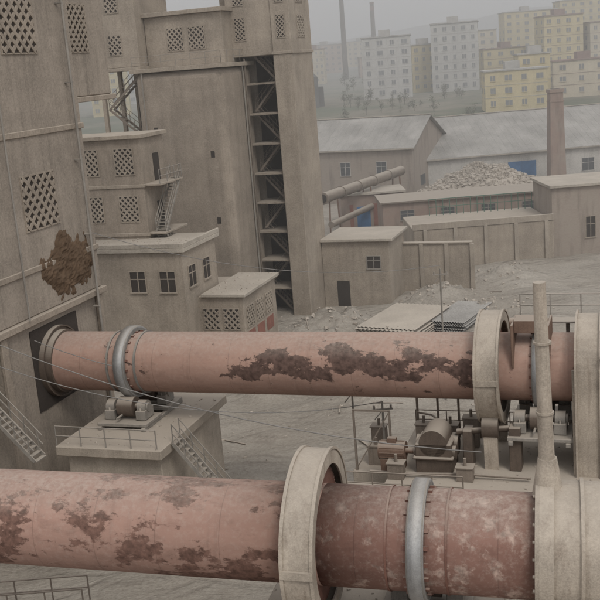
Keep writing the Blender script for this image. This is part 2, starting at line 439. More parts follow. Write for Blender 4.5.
for z in (25.3, 28.2, 31.2):
    lattice(dk, br, face_fn('-y', 4.8, (3.75, z)), .7, 1.8, .35, .08); lattice(dk, br, face_fn('-y', 5.0, (.0, z)), .9, 1.8, .35, .08)
    lattice(dk, br, face_fn('+x', 4.6, (7.6, z)), 1.8, 1.8, .45, .11)
for z in (24.8, 28.3, 31.5): lattice(dk, br, face_fn('-y', 1.5, (-10.2, z)), 1.2, 1.6, .45, .11)
dk.box(.05, 2.85, 8.12, 8.18, 0, 22.9)
dk.box(-9.9, -8.3, 4.1, 4.19, 14, 20)
# small vent slots in the silo wall
for x, z in ((-6.6, 12.2), (-6.6, 17.2), (-1.6, 15.0), (-1.6, 9.4)): dk.box(x, x+.35, -.02, .05, z, z+.55)
dk.obj('openings', M_dark, sb); br.obj('lattice_blocks', M_conc2, sb)
st = MB(MBm)
for i in range(9):
    z = 2.5+i*2.6; a, b = ((.35, z-2.4), (2.5, z)) if i % 2 else ((2.5, z-2.4), (.35, z))
    stairs(st, (a[0], 6.3, a[1]), (b[0], 6.3, b[1]), (0, 1, 0), .9, th=.03)
for i in range(8):
    z = 1.2+i*2.6; a, b = (-11.7, -8.6) if i % 2 else (-8.6, -11.7)
    stairs(st, (a, 2.0, z), (b, 2.0, z+2.6), (0, 1, 0), .9, th=.035)
for x in (.06, 2.8): st.box(x, x+.1, 5.1, 5.22, 0, 22.9)
st.obj('steel_stairs', M_stair, sb)
rl = MB(MBm); railing(rl, [(-8, -.1, 22.65), (.1, -.1, 22.65), (.1, 7, 22.65)], 1.0, r=.02)
rl.cyl((-7.2, -.12, 0), (-7.2, -.12, 22.3), .06, seg=8); rl.cyl((.12, 4.5, 0), (.12, 4.5, 22.3), .06, seg=8)
rl.obj('roof_railing_and_pipes', M_steel, sb)

sh = empty('stair_house')
w = MB(MBm); w.box(-10, -3, -10, -6, -.5, 17.6); w.obj('walls', M_conc, sh, .04)
w = MB(MBm); w.box(-10.2, -2.7, -10.3, -5.8, 17.6, 17.9)
for z in (6.5, 10.2, 13.9): w.box(-10.1, -2.9, -10.1, -5.9, z, z+.25)
for z in (10.45, 14.15): w.box(-2.95, -1.6, -9.9, -5.9, z-.15, z)
w.obj('slabs', M_conc2, sh, .02)
dk = MB(MBm); br = MB(MBm)
for z in (12.3, 15.9, 8.6):
    lattice(dk, br, face_fn('-y', -10, (-4.4, z)), 1.5, 1.9, .45, .12); lattice(dk, br, face_fn('-y', -10, (-7.4, z)), 1.5, 1.9, .45, .12)
for z in (11.5, 15.2): dk.box(-3.02, -2.97, -8.0, -7.0, z-1, z+1.1)
dk.obj('openings', M_dark, sh); br.obj('lattice_blocks', M_conc2, sh)
st = MB(MBm)
stairs(st, (-2.5, -6.2, 14.2), (-2.5, -9.6, 10.4), (1, 0, 0), .8)
stairs(st, (-2.5, -9.6, 10.4), (-2.5, -6.4, 6.6), (1, 0, 0), .8)
railing(st, [(-1.65, -9.9, 14.15), (-1.65, -6, 14.15)])
st.obj('outside_stair', M_steel, sh)

an = empty('mill_annex')
w = MB(MBm); w.box(-9, 1.5, -14, -8, -.5, 9.7); w.box(-5, 5, -11.9, -5, -.5, 5.9); w.obj('walls', M_conc2, an, .04)
w = MB(MBm); w.box(-9.2, 1.8, -14.3, -7.7, 9.7, 10.0); w.box(1.82, 5.3, -12.2, -4.7, 5.9, 6.15)
w.box(-9.2, 1.8, -14.3, -14.1, 10.0, 10.35); w.box(1.6, 1.8, -14.1, -7.7, 10.0, 10.35)
w.obj('roof_slabs', M_slab, an, .03)
dk = MB(MBm); br = MB(MBm); rd = MB(MBm)
for y in (-10.7, -8.7, -6.7):
    lattice(dk, br, face_fn('+x', 5, (y, 4.2)), 1.5, 1.5, .45, .12); fbox(rd, face_fn('+x', 5, (y, 2.6)), -.75, .75, -.5, .5, -.02, .03)
for x in (2.4, 4.0): lattice(dk, br, face_fn('-y', -11.9, (x, 4.2)), 1.2, 1.5, .45, .12); fbox(rd, face_fn('-y', -11.9, (x, 2.6)), -.6, .6, -.5, .5, -.02, .03)
for x in (-2.2, .2): window(dk, br, face_fn('-y', -14, (x, 7.5)), 1.2, 1.5)
for y in (-12.6, -10): window(dk, br, face_fn('+x', 1.5, (y, 7.7)), 1.2, 1.5)
dk.obj('openings', M_dark, an); br.obj('lattice_blocks', M_conc2, an); rd.obj('painted_panels', M_red, an)
rk = MB(MBm); pts = []
for _ in range(130): pts.append((random.uniform(-8.5, 1.4), random.uniform(-13.8, -10.2), 10.0, random.uniform(.03, .08)))
for _ in range(60): pts.append((random.uniform(2, 5), random.uniform(-11.8, -5), 6.15, random.uniform(.03, .07)))
rocks(rk, pts); rk.obj('roof_debris', M_stone, an)

lb = empty('flat_roof_store')
w = MB(MBm); w.box(4.62, 11.0, 9, 15, -.5, 6.0); w.obj('walls', M_conc2, lb, .04)
w = MB(MBm); w.box(4.6, 11.4, 8.6, 15.3, 6.0, 6.25); w.obj('roof', M_slab, lb, .03)
dk = MB(MBm); br = MB(MBm)
window(dk, br, face_fn('-y', 9, (9.5, 4)), 1.2, 1.1); fbox(dk, face_fn('-y', 9, (6.5, 1.2)), -.6, .6, -1.3, 1.1, -.02, .02)
dk.obj('openings', M_dark, lb); br.obj('frames', M_steel, lb)
yw = empty('yard_wall'); w = MB(MBm); w.box(11.0, 17.5, 14.5, 14.9, -.5, 4.6); w.obj('wall', M_conc2, yw)
w = MB(MBm); w.box(11.0, 17.6, 14.35, 15.05, 4.6, 4.75)
for i in range(3): w.box(12.6+i*2.4, 13.0+i*2.4, 14.3, 14.5, -.5, 4.6)
w.obj('coping', M_conc3, yw, .02)

# ------------------------------------------------------------------ rotary kilns
def kiln_matrix(p, d):
    x = Vector(d).normalized(); z = Vector((0, 0, 1)); y = z.cross(x).normalized(); z = x.cross(y)
    return Matrix(((x.x, y.x, z.x, p[0]), (x.y, y.y, z.y, p[1]), (x.z, y.z, z.z, p[2]), (0, 0, 0, 1)))

def gear_guard(par, mw, t, r=2.5, w=.5):
    m = MB()
    m.lathe([(t-w, 1.62), (t-w, r-.06), (t-w+.06, r), (t+w-.06, r), (t+w, r-.06), (t+w, r-.45), (t+w-.05, r-.45), (t+w-.05, r-.08), (t-w+.06, r-.08), (t-w+.06, 1.62)], 96, False)
    for xx in (t-w, t+w-.04): m.lathe([(xx-.03, r-.02), (xx+.07, r-.02), (xx+.07, r+.05), (xx-.03, r+.05)], 96)
    for i in range(16):
        a = 2*math.pi*i/16; s, c = math.sin(a), math.cos(a)
        m.beam((t-w-.03, 1.7*s, 1.7*c), (t-w-.03, (r-.05)*s, (r-.05)*c), .06, .05, (1, 0, 0))
    for sy in (-1, 1): m.box(t-w-.02, t+w+.02, sy*(r+.02)-.06, sy*(r+.02)+.06, -.12, .12)
    m.obj('gear_guard', M_beige, par, mw=mw)
    gm = MB(); gm.lathe([(t-.22, 1.5), (t-.22, 2.0), (t+.22, 2.0), (t+.22, 1.5)], 96)
    for i in range(90):
        a = 2*math.pi*i/90; s, c = math.sin(a), math.cos(a); gm.beam((t, 1.98*s, 1.98*c), (t, 2.1*s, 2.1*c), .07, .44, (1, 0, 0))
    gm.obj('girth_gear', M_gear, par, mw=mw)
    ft = MB()
    for y in (-1, 1): ft.box(t-.3, t+.3, y*1.7-.1, y*1.7+.1, -4.2, -1.9)
    ft.obj('guard_legs', M_beige, par, mw=mw)

def tyre(par, mw, t, r=1.8, w=.28):
    m = MB(); m.lathe([(t-w, 1.55), (t-w, r-.04), (t-w+.04, r), (t+w-.04, r), (t+w, r-.04), (t+w, 1.55)], 96)
    m.obj('tyre_rim', M_tyreside, par, mw=mw)
    m = MB(); m.lathe([(t-w+.05, r-.02), (t-w+.05, r+.006), (t+w-.05, r+.006), (t+w-.05, r-.02)], 96, True)
    m.lathe([(t+w-.001, r-.10), (t+w-.001, r-.04), (t+w+.006, r-.04), (t+w+.006, r-.10)], 96)
    m.obj('tyre_tread', M_tyre, par, mw=mw)
    b = MB()
    for i in range(20):
        a = 2*math.pi*i/20; s, c = math.sin(a), math.cos(a)
        for k in (-1, 1): b.beam((t+k*(w+.06), 1.49*s, 1.49*c), (t+k*(w+.06), 1.57*s, 1.57*c), .12, .12, (1, 0, 0))
    b.obj('tyre_stop_blocks', M_gear, par, mw=mw)

def roller_station(par, mw, t, r_t=1.8):
    m = MB(); h = MB(); rr = .5
    for k in (-1, 1):
        y = k*(r_t+rr)*math.sin(R(31)); z = -(r_t+rr)*math.cos(R(31))
        m.cyl((t-.42, y, z), (t+.42, y, z), rr, seg=40); m.cyl((t-.95, y, z), (t+.95, y, z), .16, seg=16)
        for e in (-1, 1):
            xc = t+e*.85
            h.cyl((xc-.22, y, z), (xc+.22, y, z), .36, seg=20); h.box(xc-.26, xc+.26, y-.48, y+.48, z-.55, z-.08)
            h.cyl((xc+e*.2, y, z), (xc+e*.3, y, z), .24, seg=16)
            for bb in (-.4, .4): h.cyl((xc, y+bb, z-.1), (xc, y+bb, z+.06), .05, seg=8)
    h.box(t-1.35, t+1.35, -2.1, -.35, -2.72, -2.56); h.box(t-1.35, t+1.35, .35, 2.1, -2.72, -2.56)
    h.box(t-1.3, t-1.1, -2.2, 2.2, -2.9, -2.72); h.box(t+1.1, t+1.3, -2.2, 2.2, -2.9, -2.72)
    for k in (-1, 1): h.cyl((t-.2, k*2.1, -2.3), (t-.2, k*1.5, -2.3), .06, seg=8)
    m.obj('support_rollers', M_grease, par, mw=mw); h.obj('bearing_housings', M_steel, par, bevel=.02, mw=mw)

MU = kiln_matrix((-12.6, 49.9, 8.1), (20.4, -7.1, .2)); ku = empty('rotary_kiln')
k = MB(); k.lathe([(-2, 1.5), (0, 1.5), (4, 1.5), (22, 1.5), (36, 1.5), (36, 1.44), (-2, 1.44)], 128, True); k.obj('kiln_shell', M_kilnU, ku, mw=MU)
k = MB()
for t in (3.55, 5.05): k.lathe([(t-.05, 1.49), (t-.05, 1.56), (t+.05, 1.56), (t+.05, 1.49)], 96)
k.obj('stiffener_rings', M_tyreside, ku, mw=MU)
k = MB(); k.lathe([(-.1, 1.5), (-.1, 1.85), (.18, 1.85), (.18, 1.78), (.1, 1.78), (.1, 1.62), (.45, 1.62), (.45, 1.5)], 96); k.obj('inlet_seal', M_grease, ku, mw=MU)
tyre(ku, MU, 4.3); roller_station(ku, MU, 4.3)
gear_guard(ku, MU, 22.2)

def pier(name, mw, t, x0, x1, y0, y1, ztop, zg=-8.6):
    e = empty(name); w = MB()
    w.box(t+x0+.3, t+x1-.3, y0+.5, y1-.5, zg, ztop-.5); w.obj('pier_column', M_conc3, e, .05, mw=mw)
    w = MB(); w.box(t+x0, t+x1, y0, y1, ztop-.5, ztop); w.obj('pier_cap', M_conc3, e, .05, mw=mw)
    w = MB(mw); rocks(w, [(random.uniform(t+x0+.1, t+x1-.1), random.uniform(y0+.1, y1-.1), ztop, random.uniform(.02, .06)) for _ in range(90)])
    w.obj('cap_debris', M_stone, e)
    return e
pier('kiln_pier', MU, 4.3, -2.4, 3.2, -4.4, 3.6, -2.91)
pr = empty('access_stairs')
st = MB(MA)
stairs(st, (-1.3, -5.7, 9.0), (2.2, -5.7, 5.3), (0, -1, 0), .8)
railing(st, [(2.0, -4.3, 5.2), (7.3, -4.3, 5.2)], 1.0)
stairs(st, (7.7, -2.6, 5.2), (10.4, -2.6, 1.9), (0, -1, 0), .8)
st.beam((-1.3, -5.7, 8.9), (-3.5, -5.7, 8.9), 1.0, .08)
st.obj('steel_stair', M_steel, pr)

ds = pier('drive_station_pier', MU, 21.6, -3.8, 5.2, -3.9, 3.0, -4.2)
w = MB()
for x in (16.6, 18.2, 22.4, 26.2): w.box(x, x+.7, -5.0, -4.3, -8.6, -4.2)
w.box(16.2, 27.0, -5.2, -3.92, -4.55, -4.15)
w.box(15.6, 17.7, -1.0, 2.6, -8.6, -4.9)
w.obj('platform_beam', M_conc3, ds, .04, mw=MU)
w = MB(); railing(w, [(16.4, -5.1, -4.15), (21.5, -5.1, -4.15)], 1.0); railing(w, [(17.9, 2.8, -4.2), (24, 2.8, -4.2)], 1.0)
w.obj('platform_railing', M_stair, ds, mw=MU)
dr = empty('kiln_drive')
g1 = MB()
g1.box(19.0, 20.6, -2.6, -1.0, -4.19, -2.8); g1.box(18.9, 20.7, -2.75, -.85, -3.5, -3.38); g1.cyl((19.8, -2.6, -2.8), (19.8, -1.0, -2.8), .62, seg=24)
g1.cyl((18.9, -1.5, -3.2), (20.75, -1.5, -3.2), .42, seg=20); g1.cyl((18.9, -2.2, -3.3), (20.75, -2.2, -3.3), .3, seg=20)
g1.obj('gearbox', M_grease, dr, bevel=.04, mw=MU)
g1 = MB(); g1.cyl((17.3, -2.2, -3.3), (18.5, -2.2, -3.3), .42, seg=24); g1.box(17.4, 18.4, -2.6, -1.8, -4.19, -3.6)
g1.box(17.7, 18.1, -2.35, -2.05, -2.95, -2.7)
for i in range(12):
    a = 2*math.pi*i/12; g1.beam((17.35, -2.2+.42*math.sin(a), -3.3+.42*math.cos(a)), (18.45, -2.2+.42*math.sin(a), -3.3+.42*math.cos(a)), .03, .05)
g1.cyl((18.5, -2.2, -3.3), (19.0, -2.2, -3.3), .12, seg=12); g1.obj('motor', M_rust, dr, mw=MU)
g1 = MB(); g1.cyl((21.85, -1.5, -2.3), (22.55, -1.5, -2.3), .5, seg=30); g1.cyl((20.7, -1.5, -2.6), (23.6, -1.5, -2.3), .14, seg=12)
g1.box(23.0, 23.5, -1.9, -1.1, -4.19, -2.2); g1.box(21.0, 21.4, -1.9, -1.1, -4.19, -2.4); g1.obj('pinion', M_grease, dr, bevel=.03, mw=MU)
g1 = MB()
for x, y, h in ((18.4, .4, 1.1), (19.5, 1.2, .8), (20.6, .6, 1.4), (17.9, -3.4, .7), (20.9, -3.3, .6), (16.2, -.3, .9), (16.0, 1.2, 1.3)):
    zb = -4.19 if x > 17.5 else -4.89
    g1.box(x, x+.7, y, y+.5, zb, zb+h); g1.box(x-.05, x+.75, y-.05, y+.55, zb+h, zb+.05+h); g1.cyl((x+.35, y+.25, zb+h), (x+.35, y+.25, zb+.4+h), .07, seg=8)
for x in (18.2, 19.2, 20.2, 21.2): g1.beam((x, 1.9, -4.19), (x, 1.9, -2.2), .1, .1)
g1.beam((18.2, 1.9, -2.2), (21.2, 1.9, -2.2), .1, .12); g1.path([(17.0, -3, -4.0), (19, -3.1, -4.0), (21, -2.9, -4.0), (24, -3.0, -4.0)], .06, 8)
g1.path([(18.2, 1.9, -3), (19.2, .5, -2.6), (20.2, -.9, -2.7)], .05, 8)
g1.beam((15.8, -.9, -4.9), (15.8, -.9, -1.9), .09, .09); g1.beam((17.5, -.9, -4.9), (17.5, -.9, -1.9), .09, .09); g1.beam((15.8, -.9, -1.95), (17.5, -.9, -1.95), .09, .09); g1.beam((15.8, -.9, -4.8), (17.5, -.9, -2), .05, .05)
g1.obj('lubrication_cabinets', M_stair, dr, mw=MU)
tyre(ku, MU, 24.3); roller_station(ku, MU, 24.3)

ho = empty('kiln_outlet_housing')
def arch(mb, x0, x1, r, zb, seg=24, dz=0):
    pts = [(-r, zb)]+[(-r*math.cos(math.pi*i/seg), dz+r*math.sin(math.pi*i/seg)) for i in range(seg+1)]+[(r, zb)]
    n = len(pts); vs = [(x0, y, z) for y, z in pts]+[(x1, y, z) for y, z in pts]
    mb.add(vs, [tuple(range(n))[::-1], tuple(range(n, 2*n))]); mb.add(vs, [(i, (i+1) % n, n+(i+1) % n, n+i) for i in range(n)])
w = MB(); arch(w, 25.9, 26.8, 2.15, -5.6, dz=.2); arch(w, 25.82, 25.9, 2.3, -5.6, dz=.2); arch(w, 26.8, 26.88, 2.3, -5.6, dz=.2)
w.obj('arch_casing', M_beige, ho, mw=MU)
w = MB()
for z in (-4.5, -3.2, -1.9, -.6): w.box(25.75, 25.82, -2.2, 2.2, z, z+.1)
for y in (-2.0, -1.2, 1.2, 2.0): w.box(25.7, 25.82, y-.05, y+.05, -5.5, .5)
w.box(25.6, 27.1, -2.6, 2.6, -8.6, -5.6); w.obj('ribs_and_base', M_beige, ho, bevel=.02, mw=MU)
w = MB(); w.box(23.3, 24.4, -1.2, -.2, 1.85, 2.4); w.cyl((23.1, -.7, 2.15), (24.7, -.7, 2.15), .26, seg=16); w.box(23.2, 23.3, -1.6, .2, .4, 2.3); w.box(24.7, 24.8, -1.6, .2, .4, 2.3)
w.obj('top_blower', M_rust, ho, bevel=.02, mw=MU)
w = MB(); railing(w, [(26.9, -2.4, 1.2), (34, -2.4, 1.2)], 1.1); railing(w, [(23.2, 2.4, 1.6), (34, 2.4, 1.6)], 1.1); w.box(26.9, 34, -2.5, -1.6, 1.1, 1.18); w.box(23.2, 34, 1.7, 2.5, 1.5, 1.58)
for x in (28, 31, 33.8): w.beam((x, -2.4, -8.6), (x, -2.4, 1.1), .16, .16)
for x in (23.4, 25.3, 28.5): w.beam((x, 2.4, -8.6), (x, 2.4, 1.5), .16, .16)
w.beam((28, -2.4, -6), (31, -2.4, 0), .1, .1); w.beam((31, -2.4, -6), (28, -2.4, 0), .1, .1)
w.obj('walkway', M_steel, ho, mw=MU)

ML = kiln_matrix((-10.3, 30.3, 8.5), (17.1, -4.5, -.3)); kl = empty('rotary_kiln')
k = MB(); k.lathe([(-14, 1.5), (10.9, 1.5), (10.9, 1.44), (-14, 1.44)], 128, True); k.obj('kiln_shell', M_kilnL, kl, mw=ML)
k = MB(); k.lathe([(10.91, 1.5), (19, 1.5), (19, 1.44), (10.91, 1.44)], 128, True); k.obj('kiln_shell_hot_zone', M_kilnL2, kl, mw=ML)
k = MB()
for t in (-2.2, 12.9, 14.6): k.lathe([(t-.03, 1.49), (t-.03, 1.53), (t+.03, 1.53), (t+.03, 1.49)], 96)
k.obj('stiffener_rings', M_gear, kl, mw=ML)
gear_guard(kl, ML, 10.6, 2.55, .45); tyre(kl, ML, 13.75, 1.78, .24); roller_station(kl, ML, 13.75, 1.78)
pier('kiln_pier', ML, 12.6, -4, 3.4, -4, 3, -2.91)
hd = empty('kiln_burner_hood')
w = MB(); w.lathe([(17.0, 1.55), (17.0, 1.95), (17.12, 2.0), (17.5, 2.0), (17.5, 1.88), (23, 1.88), (23, 1.55)], 96, False)
for t in (18.2, 19.4): w.lathe([(t, 1.87), (t, 1.97), (t+.1, 1.97), (t+.1, 1.87)], 96)
for i in range(24):
    a = 2*math.pi*i/24; s, c = math.sin(a), math.cos(a); w.cyl((16.94, 1.78*s, 1.78*c), (17.02, 1.78*s, 1.78*c), .045, seg=8)
w.obj('hood_collar', M_beige, hd, mw=ML)
w = MB()
PX, PY = 6.5, 25.9
w.cyl((PX, PY, 9.9), (PX-.12, PY, 15.9), .23, .17, seg=24); w.cyl((PX, PY, 9.8), (PX, PY, 10.9), .44, .26, seg=24)
for z in (12.2, 14.2): w.cyl((PX-.018*(z-9.9), PY, z), (PX-.018*(z-9.9), PY, z+.06), .25, seg=24)
w.obj('vent_pipe', M_beige, hd)

# ------------------------------------------------------------------ yard objects
def catenary(a, b, sag, n=18):
    a, b = Vector(a), Vector(b); return [a.lerp(b, i/n)-Vector((0, 0, sag*4*(i/n)*(1-i/n))) for i in range(n+1)]
cb = MB()
cb.path(catenary((-14.5, 43, 11.5), (6.5, 36, 7.0), 1.0), .022)
cb.path(catenary((-14.5, 42, 10.8), (3.5, 45, 6.2), 1.4), .02)
cb.path(catenary((-13, 47, 10), (-4, 47, 7.5), .6), .02)
cb.path(catenary((-11, 54, 14), (9, 62, 9), 1.2), .02)
cb.path(catenary((2.2, 47, 6.6), (14, 44, 7.6), .6), .02)
cb.obj('overhead_cables', M_cable)
def pole(x, y, h, arms=True):
    e = empty('cable_pole'); m = MB(); z = gh(x, y)-.2
    m.cyl((x, y, z), (x, y, z+h), .07, .05, seg=10)
    if arms: m.beam((x-.5, y, z+h-.4), (x+.5, y, z+h-.4), .07, .07); m.beam((x-.4, y, z+h-.9), (x, y, z+h-.45), .04, .04)
    for k in (-.4, .4): m.cyl((x+k, y, z+h-.36), (x+k, y, z+h-.2), .05, seg=8)
    m.obj('post', M_steel, e)
pole(3.5, 45, 6.6); pole(2.2, 47, 6.9); pole(9, 62, 9)

def sheets(name, x, y, ang, n, L, W, mat):
    e = empty(name); m = MB(frame_at(x, y, gh(x, y)+.1, ang))
    for i in range(n):
        dx, dy = random.uniform(-.25, .25), random.uniform(-.2, .2); z = .1+i*.09
        nn = 40; vs = []
        for q in range(nn+1):
            yy = -W/2+dy+W*q/nn; zz = z+.05*math.sin(q*math.pi/1.5)
            vs += [(-L/2+dx, yy, zz), (L/2+dx, yy, zz)]
        m.add(vs, [(2*q, 2*q+1, 2*q+3, 2*q+2) for q in range(nn)])
    m.obj('sheets', mat, e, recalc=False)
    m = MB(frame_at(x, y, gh(x, y)+.1, ang)); m.box(-L/2, -L/2+.2, -W/2, W/2, -.4, .05); m.box(L/2-.2, L/2, -W/2, W/2, -.4, .05); m.obj('timbers', M_rust, e)
sheets('corrugated_sheet_stack', 8.6, 80, R(60), 12, 8, 5, M_slab)
sheets('corrugated_sheet_stack', 13.4, 81, R(60), 9, 7, 3, M_roof)
rk = MB()
rocks(rk, [(x, y, gh(x, y), random.choice((.04, .06, .06, .09))) for x, y in [(random.uniform(-9, 22), random.uniform(44, 98)) for _ in range(420)]])
hp = []
for cx, cy, r, a in HEAPS:
    if a < .8: continue
    for _ in range(60):
        x, y = cx+random.gauss(0, r*.35), cy+random.gauss(0, r*.3); hp.append((x, y, gh(x, y), random.uniform(.05, .18)))
rocks(rk, hp)
rk.obj('scattered_stones', M_stone)
sc = MB()
for _ in range(20):
    x, y = random.uniform(-6, 20), random.uniform(50, 95); a = random.uniform(0, 3.1); L = random.uniform(.6, 2.0); z = gh(x, y)+.08
    sc.beam((x, y, z), (x+L*math.cos(a), y+L*math.sin(a), gh(x+L*math.cos(a), y+L*math.sin(a))+.08), random.uniform(.05, .14), .05)
sc.obj('scrap_timber', M_stair)
wk = empty('service_walkway'); m = MB()
m.box(-14, -8.6, 32.6, 33.6, 3.3, 3.4); railing(m, [(-14, 32.6, 3.4), (-8.6, 32.6, 3.4)], 1.0); railing(m, [(-14, 33.6, 3.4), (-8.6, 33.6, 3.4)], 1.0)
for x in (-13.5, -11, -8.8):
    for y in (32.65, 33.55): m.beam((x, y, -.3), (x, y, 3.3), .12, .12)
m.obj('walkway_steel', M_stair, wk)

# ------------------------------------------------------------------ back of the yard
pf = empty('retaining_platform')
w = MB(); w.box(12.5, 27.3, 104, 114, -.5, 4.1); w.obj('mass', M_conc2, pf, .05)
w = MB(); w.box(12.4, 27.3, 103.9, 104.25, 4.1, 4.75)
for i in range(5): w.box(13.5+i*3.2, 13.9+i*3.2, 103.8, 104, -.5, 4.1)
w.obj('parapet', M_conc3, pf, .02)
fe = empty('green_fence'); m = MB()
railing(m, [(15.5, 113, 4.1), (27.2, 113, 4.1)], 1.9, .8, .04); m.obj('rails', M_green, fe)
bs = empty('brown_shed')
w = MB(); w.box(11, 33, 122, 129, -.5, 4.6); w.obj('walls', M_brick, bs)
w = MB(); w.box(10.7, 33.3, 121.6, 129.4, 4.6, 4.8); w.obj('roof', M_stair, bs)
dk = MB(); fr = MB()
for x in (14, 19, 24, 29): window(dk, fr, face_fn('-y', 122, (x, 3)), 1.6, 1.2)
dk.obj('glass', M_glass, bs); fr.obj('frames', M_steel, bs)

bh = empty('brick_workshop')
w = MB(); w.box(27.4, 42, 105, 113, -.5, 7.3); w.obj('walls', M_brick2, bh)
w = MB(); w.box(27.1, 42.4, 104.6, 113.4, 7.3, 7.6); w.obj('roof_slab', M_slab, bh, .03)
dk = MB(); fr = MB()
for x, z in ((31.5, 2.9), (35.5, 2.9)): window(dk, fr, face_fn('-y', 105, (x, z)), 1.0, 2.2)
dk.obj('glass', M_dark, bh); fr.obj('frames', M_conc2, bh)

def gable(name, M, L, W, ze, zr, wallm, roofm, door=None, wins=()):
    e = empty(name); w = MB(M)
    vs = [(0, 0, -.5), (L, 0, -.5), (L, W, -.5), (0, W, -.5), (0, 0, ze), (L, 0, ze), (L, W, ze), (0, W, ze), (0, W/2, zr), (L, W/2, zr)]
    w.add(vs, [(0, 1, 5, 4), (2, 3, 7, 6), (1, 2, 6, 9, 5), (3, 0, 4, 8, 7)]); w.obj('walls', wallm, e)
    r = MB(M); o = .6
    sl = (zr-ze)/(W/2)
    for sg in (0, 1):
        ye, yr = (-o, W/2) if not sg else (W+o, W/2)
        a = [(-o, ye, ze-sl*o+.05), (L+o, ye, ze-sl*o+.05), (L+o, yr, zr+.05), (-o, yr, zr+.05)]
        b = [(p[0], p[1], p[2]+.15) for p in a]
        r.add(a+b, [(0, 1, 2, 3), (7, 6, 5, 4), (0, 4, 5, 1), (1, 5, 6, 2), (2, 6, 7, 3), (3, 7, 4, 0)])
    r.obj('roof', roofm, e)
    s = MB(M)
    n = int(L/1.1)
    for i in range(n+1):
        x = i*L/n
        s.beam((x, -o, ze-sl*o+.195), (x, W/2, zr+.195), .1, .04)
    s.obj('roof_seams', M_roof, e)
    s = MB(M); s.beam((-o, W/2, zr+.25), (L+o, W/2, zr+.25), .5, .12); s.beam((-o, -o, ze-sl*o+.05), (L+o, -o, ze-sl*o+.05), .12, .2); s.obj('ridge_cap', M_slab, e)
    dk = MB(M); fr = MB(M)
    for x, z, ww, hh in wins: window(dk, fr, face_fn('-y', 0, (x, z)), ww, hh)
    dk.obj('glass', M_glass, e); fr.obj('frames', M_white, e)
    if door:
        d = MB(M); fbox(d, face_fn('-y', 0, (door[0], 2)), -2.3, 2.3, -2.3, 2.2, 0, .08); fbox(d, face_fn('-y', 0, (door[0], 2)), -.04, .04, -2.3, 2.2, .08, .12)
        d.obj('door', M_blue, e)
    return e
a5 = R(5)
gable('factory_hall', frame_at(21, 160, 0, a5), 62, 28, 5.8, 11.2, M_white, M_roof, (16.5,), [(22.5, 2.8, 2, 2), (27.5, 2.8, 2, 2), (8.5, 2.8, 2, 2), (33.5, 2.8, 2, 2)])
aF = math.atan2(-.42, .9)
MF = frame_at(22.5, 161, 0, aF)
gable('factory_hall', MF @ Matrix.Translation((-34, -9, 0)), 34, 18, 8.6, 12.6, M_brick2, M_roof, None, [(x, 5.5, 1.6, 2) for x in (5, 11, 17, 23, 29)])
ge = MB(MF); fbox(ge, face_fn('+x', 0, (-4, 3)), -1.2, 1.2, -.8, .8, 0, .05)
ge.obj('gable_glass', M_glass, bpy.data.objects['factory_hall.001'])

bc = empty('brick_chimney'); w = MB()
x, y = 41, 154
vs = []
for z, s in ((0, 1.25), (15.0, .95)): vs += [(x-s, y-s, z), (x+s, y-s, z), (x+s, y+s, z), (x-s, y+s, z)]
w.add(vs, [(0, 1, 5, 4), (1, 2, 6, 5), (2, 3, 7, 6), (3, 0, 4, 7), (4, 5, 6, 7)]); w.obj('stack', M_brick, bc)
w = MB(); w.box(x-1.1, x+1.1, y-1.1, y+1.1, 15, 15.5); w.box(x-1.05, x+1.05, y-1.05, y+1.05, 13.6, 13.8); w.obj('cap', M_brick, bc)
w = MB(); w.box(x-.6, x+.6, y-.6, y+.6, 15.5, 15.52); w.obj('flue', M_dark, bc)

rp = MB(); cx, cy = 28.0, 146; n = 60; vs = []
def ph(x, y):
    d = math.hypot((x-cx)/12.5, (y-cy)/8.0); return max(0, 1-d)**.75*6.4*(1+.3*noise.noise(Vector((x*.3, y*.3, 0))))+.4*noise.noise(Vector((x*1.1, y*1.1, 3)))-.1
for j in range(n):
    for i in range(n): xx = cx-13+i*26/(n-1); yy = cy-9+j*18/(n-1); vs.append((xx, yy, ph(xx, yy)))
rp.add(vs, [(j*n+i, j*n+i+1, (j+1)*n+i+1, (j+1)*n+i) for j in range(n-1) for i in range(n-1)])
rocks(rp, [(xx, yy, ph(xx, yy), random.uniform(.08, .3)) for xx, yy in [(cx+random.gauss(0, 5.4), cy+random.gauss(-.5, 3.6)) for _ in range(2600)]])
rp.obj('rubble_pile', M_stone)

du = empty('process_duct'); m = MB()
D0, D1 = Vector((3.8, 124, 5.6)), Vector((16.2, 146, 5.9))
m.cyl(D0, D1, .68, seg=28)
for f in (0.0, .2, .4, .6, .8):
    p = D0.lerp(D1, f); q = p+Vector((.12, .24, 0)); m.cyl(p, q, .8, seg=28)
m.cyl((4.6, 123, 2.4), (15.5, 143, 3.0), .4, seg=20)
m.obj('duct', M_stair, du)
m = MB()
for f in (.1, .5, .9):
    p = D0.lerp(D1, f)-Vector((0, 0, .7))
    m.beam((p.x-.5, p.y, 0), (p.x-.3, p.y, p.z+.2), .2, .2); m.beam((p.x+.9, p.y, 0), (p.x+.7, p.y, p.z+.2), .2, .2)
m.obj('trestle', M_rust, du)
m = MB(); m.cyl((3.72, 123.85, 5.6), (3.76, 123.93, 5.6), .55, seg=28); m.obj('duct_mouth', M_dark, du)
sm = empty('brick_house')
w = MB(); w.box(6.5, 15, 134, 140, -.5, 4.4); w.obj('walls', M_brick, sm); w = MB(); w.box(6.2, 15.3, 133.6, 140.3, 4.4, 4.65); w.obj('roof', M_slab, sm)
dk = MB(); fr = MB(); window(dk, fr, face_fn('-y', 134, (12.5, 2.6)), 1.4, 1.3); dk.obj('glass', M_glass, sm); fr.obj('frames', M_white, sm)
